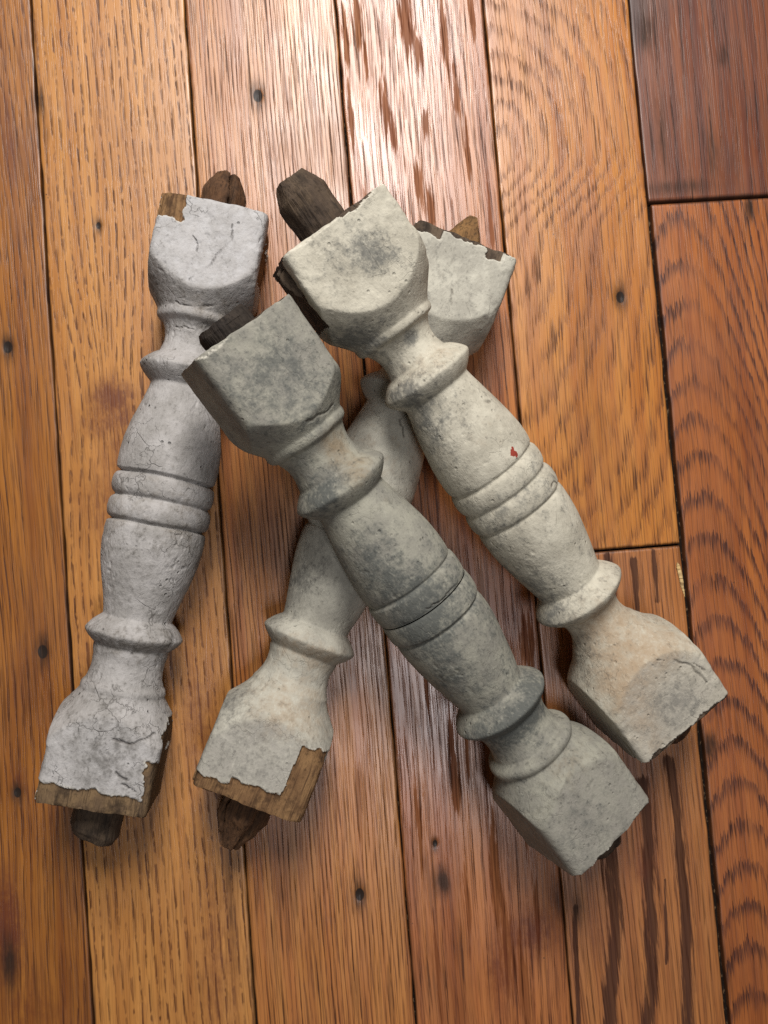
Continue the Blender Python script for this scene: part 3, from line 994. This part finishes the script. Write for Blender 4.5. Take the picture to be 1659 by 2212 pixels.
p1 = paint_material('paint_cool_grey', srgb(140, 136, 132), srgb(161, 157, 154), srgb(92, 88, 83), srgb(129, 118, 104), srgb(69, 65, 60), srgb(179, 177, 177), 1.0, mott=0.38, pit=0.5, crackle=0.4, bumpy=0.9)
p2 = paint_material('paint_cream_grey', srgb(148, 144, 133), srgb(172, 168, 155), srgb(100, 98, 93), srgb(148, 130, 108), srgb(76, 72, 66), srgb(142, 137, 130), 2.0, mott=0.32, pit=0.2, crackle=0.25)
p3 = paint_material('paint_dark_grey', srgb(121, 118, 109), srgb(143, 140, 127), srgb(78, 80, 77), srgb(125, 110, 89), srgb(56, 56, 53), srgb(140, 135, 126), 3.0, mott=0.45, pit=0.1, crackle=0.18)
p4 = paint_material('paint_cream', srgb(160, 154, 139), srgb(182, 176, 160), srgb(100, 99, 94), srgb(154, 135, 112), srgb(74, 71, 66), srgb(156, 149, 138), 4.0, mott=0.4, pit=0.12, crackle=0.22)

h = 26.5
# --- the one lying alone at the left
baluster('pale cool grey baluster lying apart on the floor, wrinkled paint peeled at both ends',
         (462, 433), H0 + 0.0013, (193, 1752), H0 + 0.0013, math.radians(3.0), p1, {-1: w_tan, 1: w_mid},
         [(-1, 0.0112, 0.0275, 0.011, 0.0062, 0.0005, 0.001, w_brown, {'facets': 7, 'fs': 0.7, 'splits': [(1.1, 0.10, 0.004, 0.3)]}),
          (1, 0.0122, 0.0250, 0.004, 0.0100, 0.0, -0.002, w_dark, {'slant': 0.2})],
         bare=[(-1, (-2, -30, 22), (13.0, -13.0, 40)), (-1, (-3, 25.0, -40), (30, 45, 16)),
               (1, (-2, -40, 20), (9.0, 40, 40)), (1, (-2, 21.8, -40), (26, 40, 40)), (1, (14, 25.4, -40), (44, 40, 20))],
         cracks=[([(-138, 11), (-130, 12), (-122, 7), (-112, 3), (-107, -4)], 0.28), ([(-128, -6), (-124, -3), (-121, -3)], 0.25),
                 ([(-97, -10), (-96, 2), (-98, 8)], 0.3), ([(-86, -8), (-86, 2)], 0.22), ([(113, 4), (114, 12), (109, 22)], 0.5),
                 ([(129, 8), (131, 14)], 0.5), ([(133, 12), (135, 18)], 0.45)],
         grime=[(-110, -24, 10, 30, 9, 0.55), (124, 4, 26, 24, 18, 0.30), (40, 0, 26, 40, 26, 0.15), (70, 0, 20, 8, 30, 0.35), (-60, -20, 10, 20, 16, 0.2)],
         tans=[(-95, 0, 20, 12, 30, 0.35), (70, 0, 25, 9, 30, 0.45), (8, 0, 25, 16, 30, 0.35), (-70, 0, 25, 10, 30, 0.2)],
         seed=1, rough=1.5, necks=(-0.6, 2.2), groove=0.0, belly=1.4, face=(0.8, 0.3))
# --- the lower crossed one, flat on the floor under two others
baluster('beige grey baluster flat on the floor beneath the two crossed over it, peg split',
         (1010, 515), H0 + 0.0013, (533, 1738), H0 + 0.0020, math.radians(1.5), p2, {-1: w_grey, 1: w_tan},
         [(-1, 0.0108, 0.0265, 0.014, 0.0030, 0.0, 0.0, w_gold, {'facets': 4, 'fs': 0.8, 'rot': 0.6}),
          (1, 0.0130, 0.034, 0.016, 0.0050, 0.0, -0.002, w_brown, {'facets': 5, 'fs': 0.8, 'splits': [(0.7, 0.14, 0.006, 0.2), (2.5, 0.12, 0.006, 0.25)]})],
         bare=[(1, (-2, -40, 20), (5.5, -8, 40)), (1, (-2, -10, 20), (9, 40, 40)), (1, (-2, 13.5, 10), (35, 40, 40)),
               (-1, (-2, -40, 20), (6.5, -13, 40)), (-1, (-2, 12, 20), (5.5, 20, 40)), (-1, (-2, -40, 20), (0.8, 40, 40))],
         cracks=[([(-118, 2), (-112, 4)], 0.25), ([(-60, 6), (-52, 2), (-44, 6)], 0.2)],
         grime=[(128, 0, 26, 22, 22, 0.25), (40, -16, 20, 24, 18, 0.3), (-124, 0, 26, 22, 20, 0.05), (112, -24, 10, 20, 12, 0.35)],
         tans=[(95, 0, 20, 20, 30, 0.55), (70, 0, 22, 8, 30, 0.45), (-120, 0, 26, 30, 30, 0.05), (-40, 0, 25, 30, 30, 0.3)],
         seed=2, rough=0.8, necks=(0.3, 1.3), groove=0.6, face=(0, 0.7), astr=(0, -1.0), hs=(1.03, 1.06))
# --- upper crossed one on the right, cream
b4 = baluster('cream baluster with a small red paint speck, propped over a flat one',
         (720, 473), 0.0885, (1486, 1576), H0 + 0.0004, math.radians(1.0), p4, w_grey,
         [(-1, 0.0118, 0.031, 0.009, 0.0072, 0.0005, 0.0, w_dark, {'facets': 8, 'fs': 0.5}),
          (1, 0.0115, 0.0175, 0.003, 0.0098, 0.0, 0.0, w_brown)],
         bare=[(-1, (-2, -40, -40), (34, -25.4, 19)), (-1, (-2, -40, 20), (1.0, 40, 40)), (1, (-2, -40, 20), (1.2, 40, 40))],
         cracks=[([(-78, 12), (-77, 18), (-80, 22)], 0.35), ([(-45, 8), (-40, 14)], 0.2), 
                 ([(8, 14), (10, 20)], 0.3), ([(118, 20), (126, 23)], 0.3), ([(105, 6), (109, 13), (118, 18), (130, 21)], 0.45)],
         grime=[(-122, 8, 26, 12, 12, 0.35), (-128, -2, 26, 9, 8, 0.2), (-84, 2, 16, 4, 4, 0.9), (-60, -18, 16, 30, 12, 0.5), (60, -20, 10, 40, 12, 0.4), (128, 4, 26, 15, 15, 0.45),
                (0, 0, 26, 14, 26, 0.2), (-100, -20, 15, 10, 14, 0.5), (70, 18, 8, 6, 6, 0.9)],
         tans=[(75, 0, 22, 14, 30, 0.7), (100, 0, 22, 18, 30, 0.75), (-72, 0, 24, 8, 30, 0.45), (130, -16, 26, 30, 12, 0.7), (-40, 0, 26, 16, 20, 0.25)],
         red=[(-16.5, 8.5, 2.9, 1.5)], seed=4, rough=0.7, corner=18.0, necks=(-1.2, -0.8), groove=0.7, shoulders=(0, -2), face=(-0.0, 0.75), ring=(-0.8, 0), astr=(0, -2), hs=(1.04, 1.05))
# --- front crossed one, darkest
b3 = baluster('darkest grey green baluster with worn rounded edges, resting across the flat one',
         (530, 700), 0.0950, (1331, 1813), H0 + 0.0024, math.radians(12.0), p3, w_grey,
         [(-1, 0.0128, 0.0125, 0.003, 0.0115, 0.0, -0.001, w_black), (1, 0.0115, 0.0215, 0.004, 0.0096, 0.0, 0.0, w_dark)],
         bare=[(1, (-2, -40, 20), (0.5, 40, 40)), (-1, (-2, -40, 20), (0.3, -10, 40))],
         cracks=[([(-100, -2), (-97, 8), (-98, 14)], 0.22), ([(8, 20), (14, 23)], 0.35), ([(-2, -8), (-1, 6), (0, 16)], 0.2)],
         grime=[(-124, 0, 26, 26, 24, 0.45), (-30, -16, 20, 40, 14, 0.4), (30, -16, 20, 40, 14, 0.4), (70, 0, 24, 10, 30, 0.75), (0, 0, 26, 14, 26, 0.3),  # left-side entries are dirt plus that side's shade put into the colour
                (128, -8, 26, 20, 16, 0.3), (30, 18, 18, 40, 12, 0.35), (-70, -14, 16, 9, 14, 0.5)],
         tans=[(-84, 4, 16, 10, 10, 0.8), (-70, 4, 22, 7, 12, 0.5), (110, 0, 26, 26, 30, 0.3), (130, 0, 26, 16, 26, -0.3)],
         seed=3, rough=0.7, corner=9.0, necks=(0.6, 2.0), groove=1.7, astr=(0.3, 2.4), face=(0.25, 0.7), ring=(-0.3, 1.0), hs=(0.955, 1.03))

REGISTRY = REG
# torn sliver hanging off the cream one's upper block
bl = [c for c in b4.children if c.name.startswith('square_block')][0]
LL = [r for r in REG if r[0] is b4][0][2]
splinter('splinter', bl, (-LL / 2 + 0.004, -0.0275, 0.014), (-LL / 2 + 0.018, -0.0283, 0.016), 0.0035, 0.0012, w_grey, 3)
splinter('splinter', bl, (-LL / 2 + 0.002, -0.0272, 0.008), (-LL / 2 + 0.016, -0.0283, 0.011), 0.003, 0.001, w_grey, 5)

# pale sliver lifted from the board edge in the wide seam
w_pale = wood_material('splinter_pale', srgb(206, 178, 128), srgb(188, 156, 104), srgb(120, 88, 56), 6.0)
a, b = at(1463, 1215, 0.0005), at(1479, 1290, -0.0005)
sp = splinter('wood_splinter', None, a, b, 0.0011, 0.0008, w_pale, 9)
sp['label'] = 'pale wood splinter lifted from a board edge in the widest seam'
sp['category'] = 'splinter'
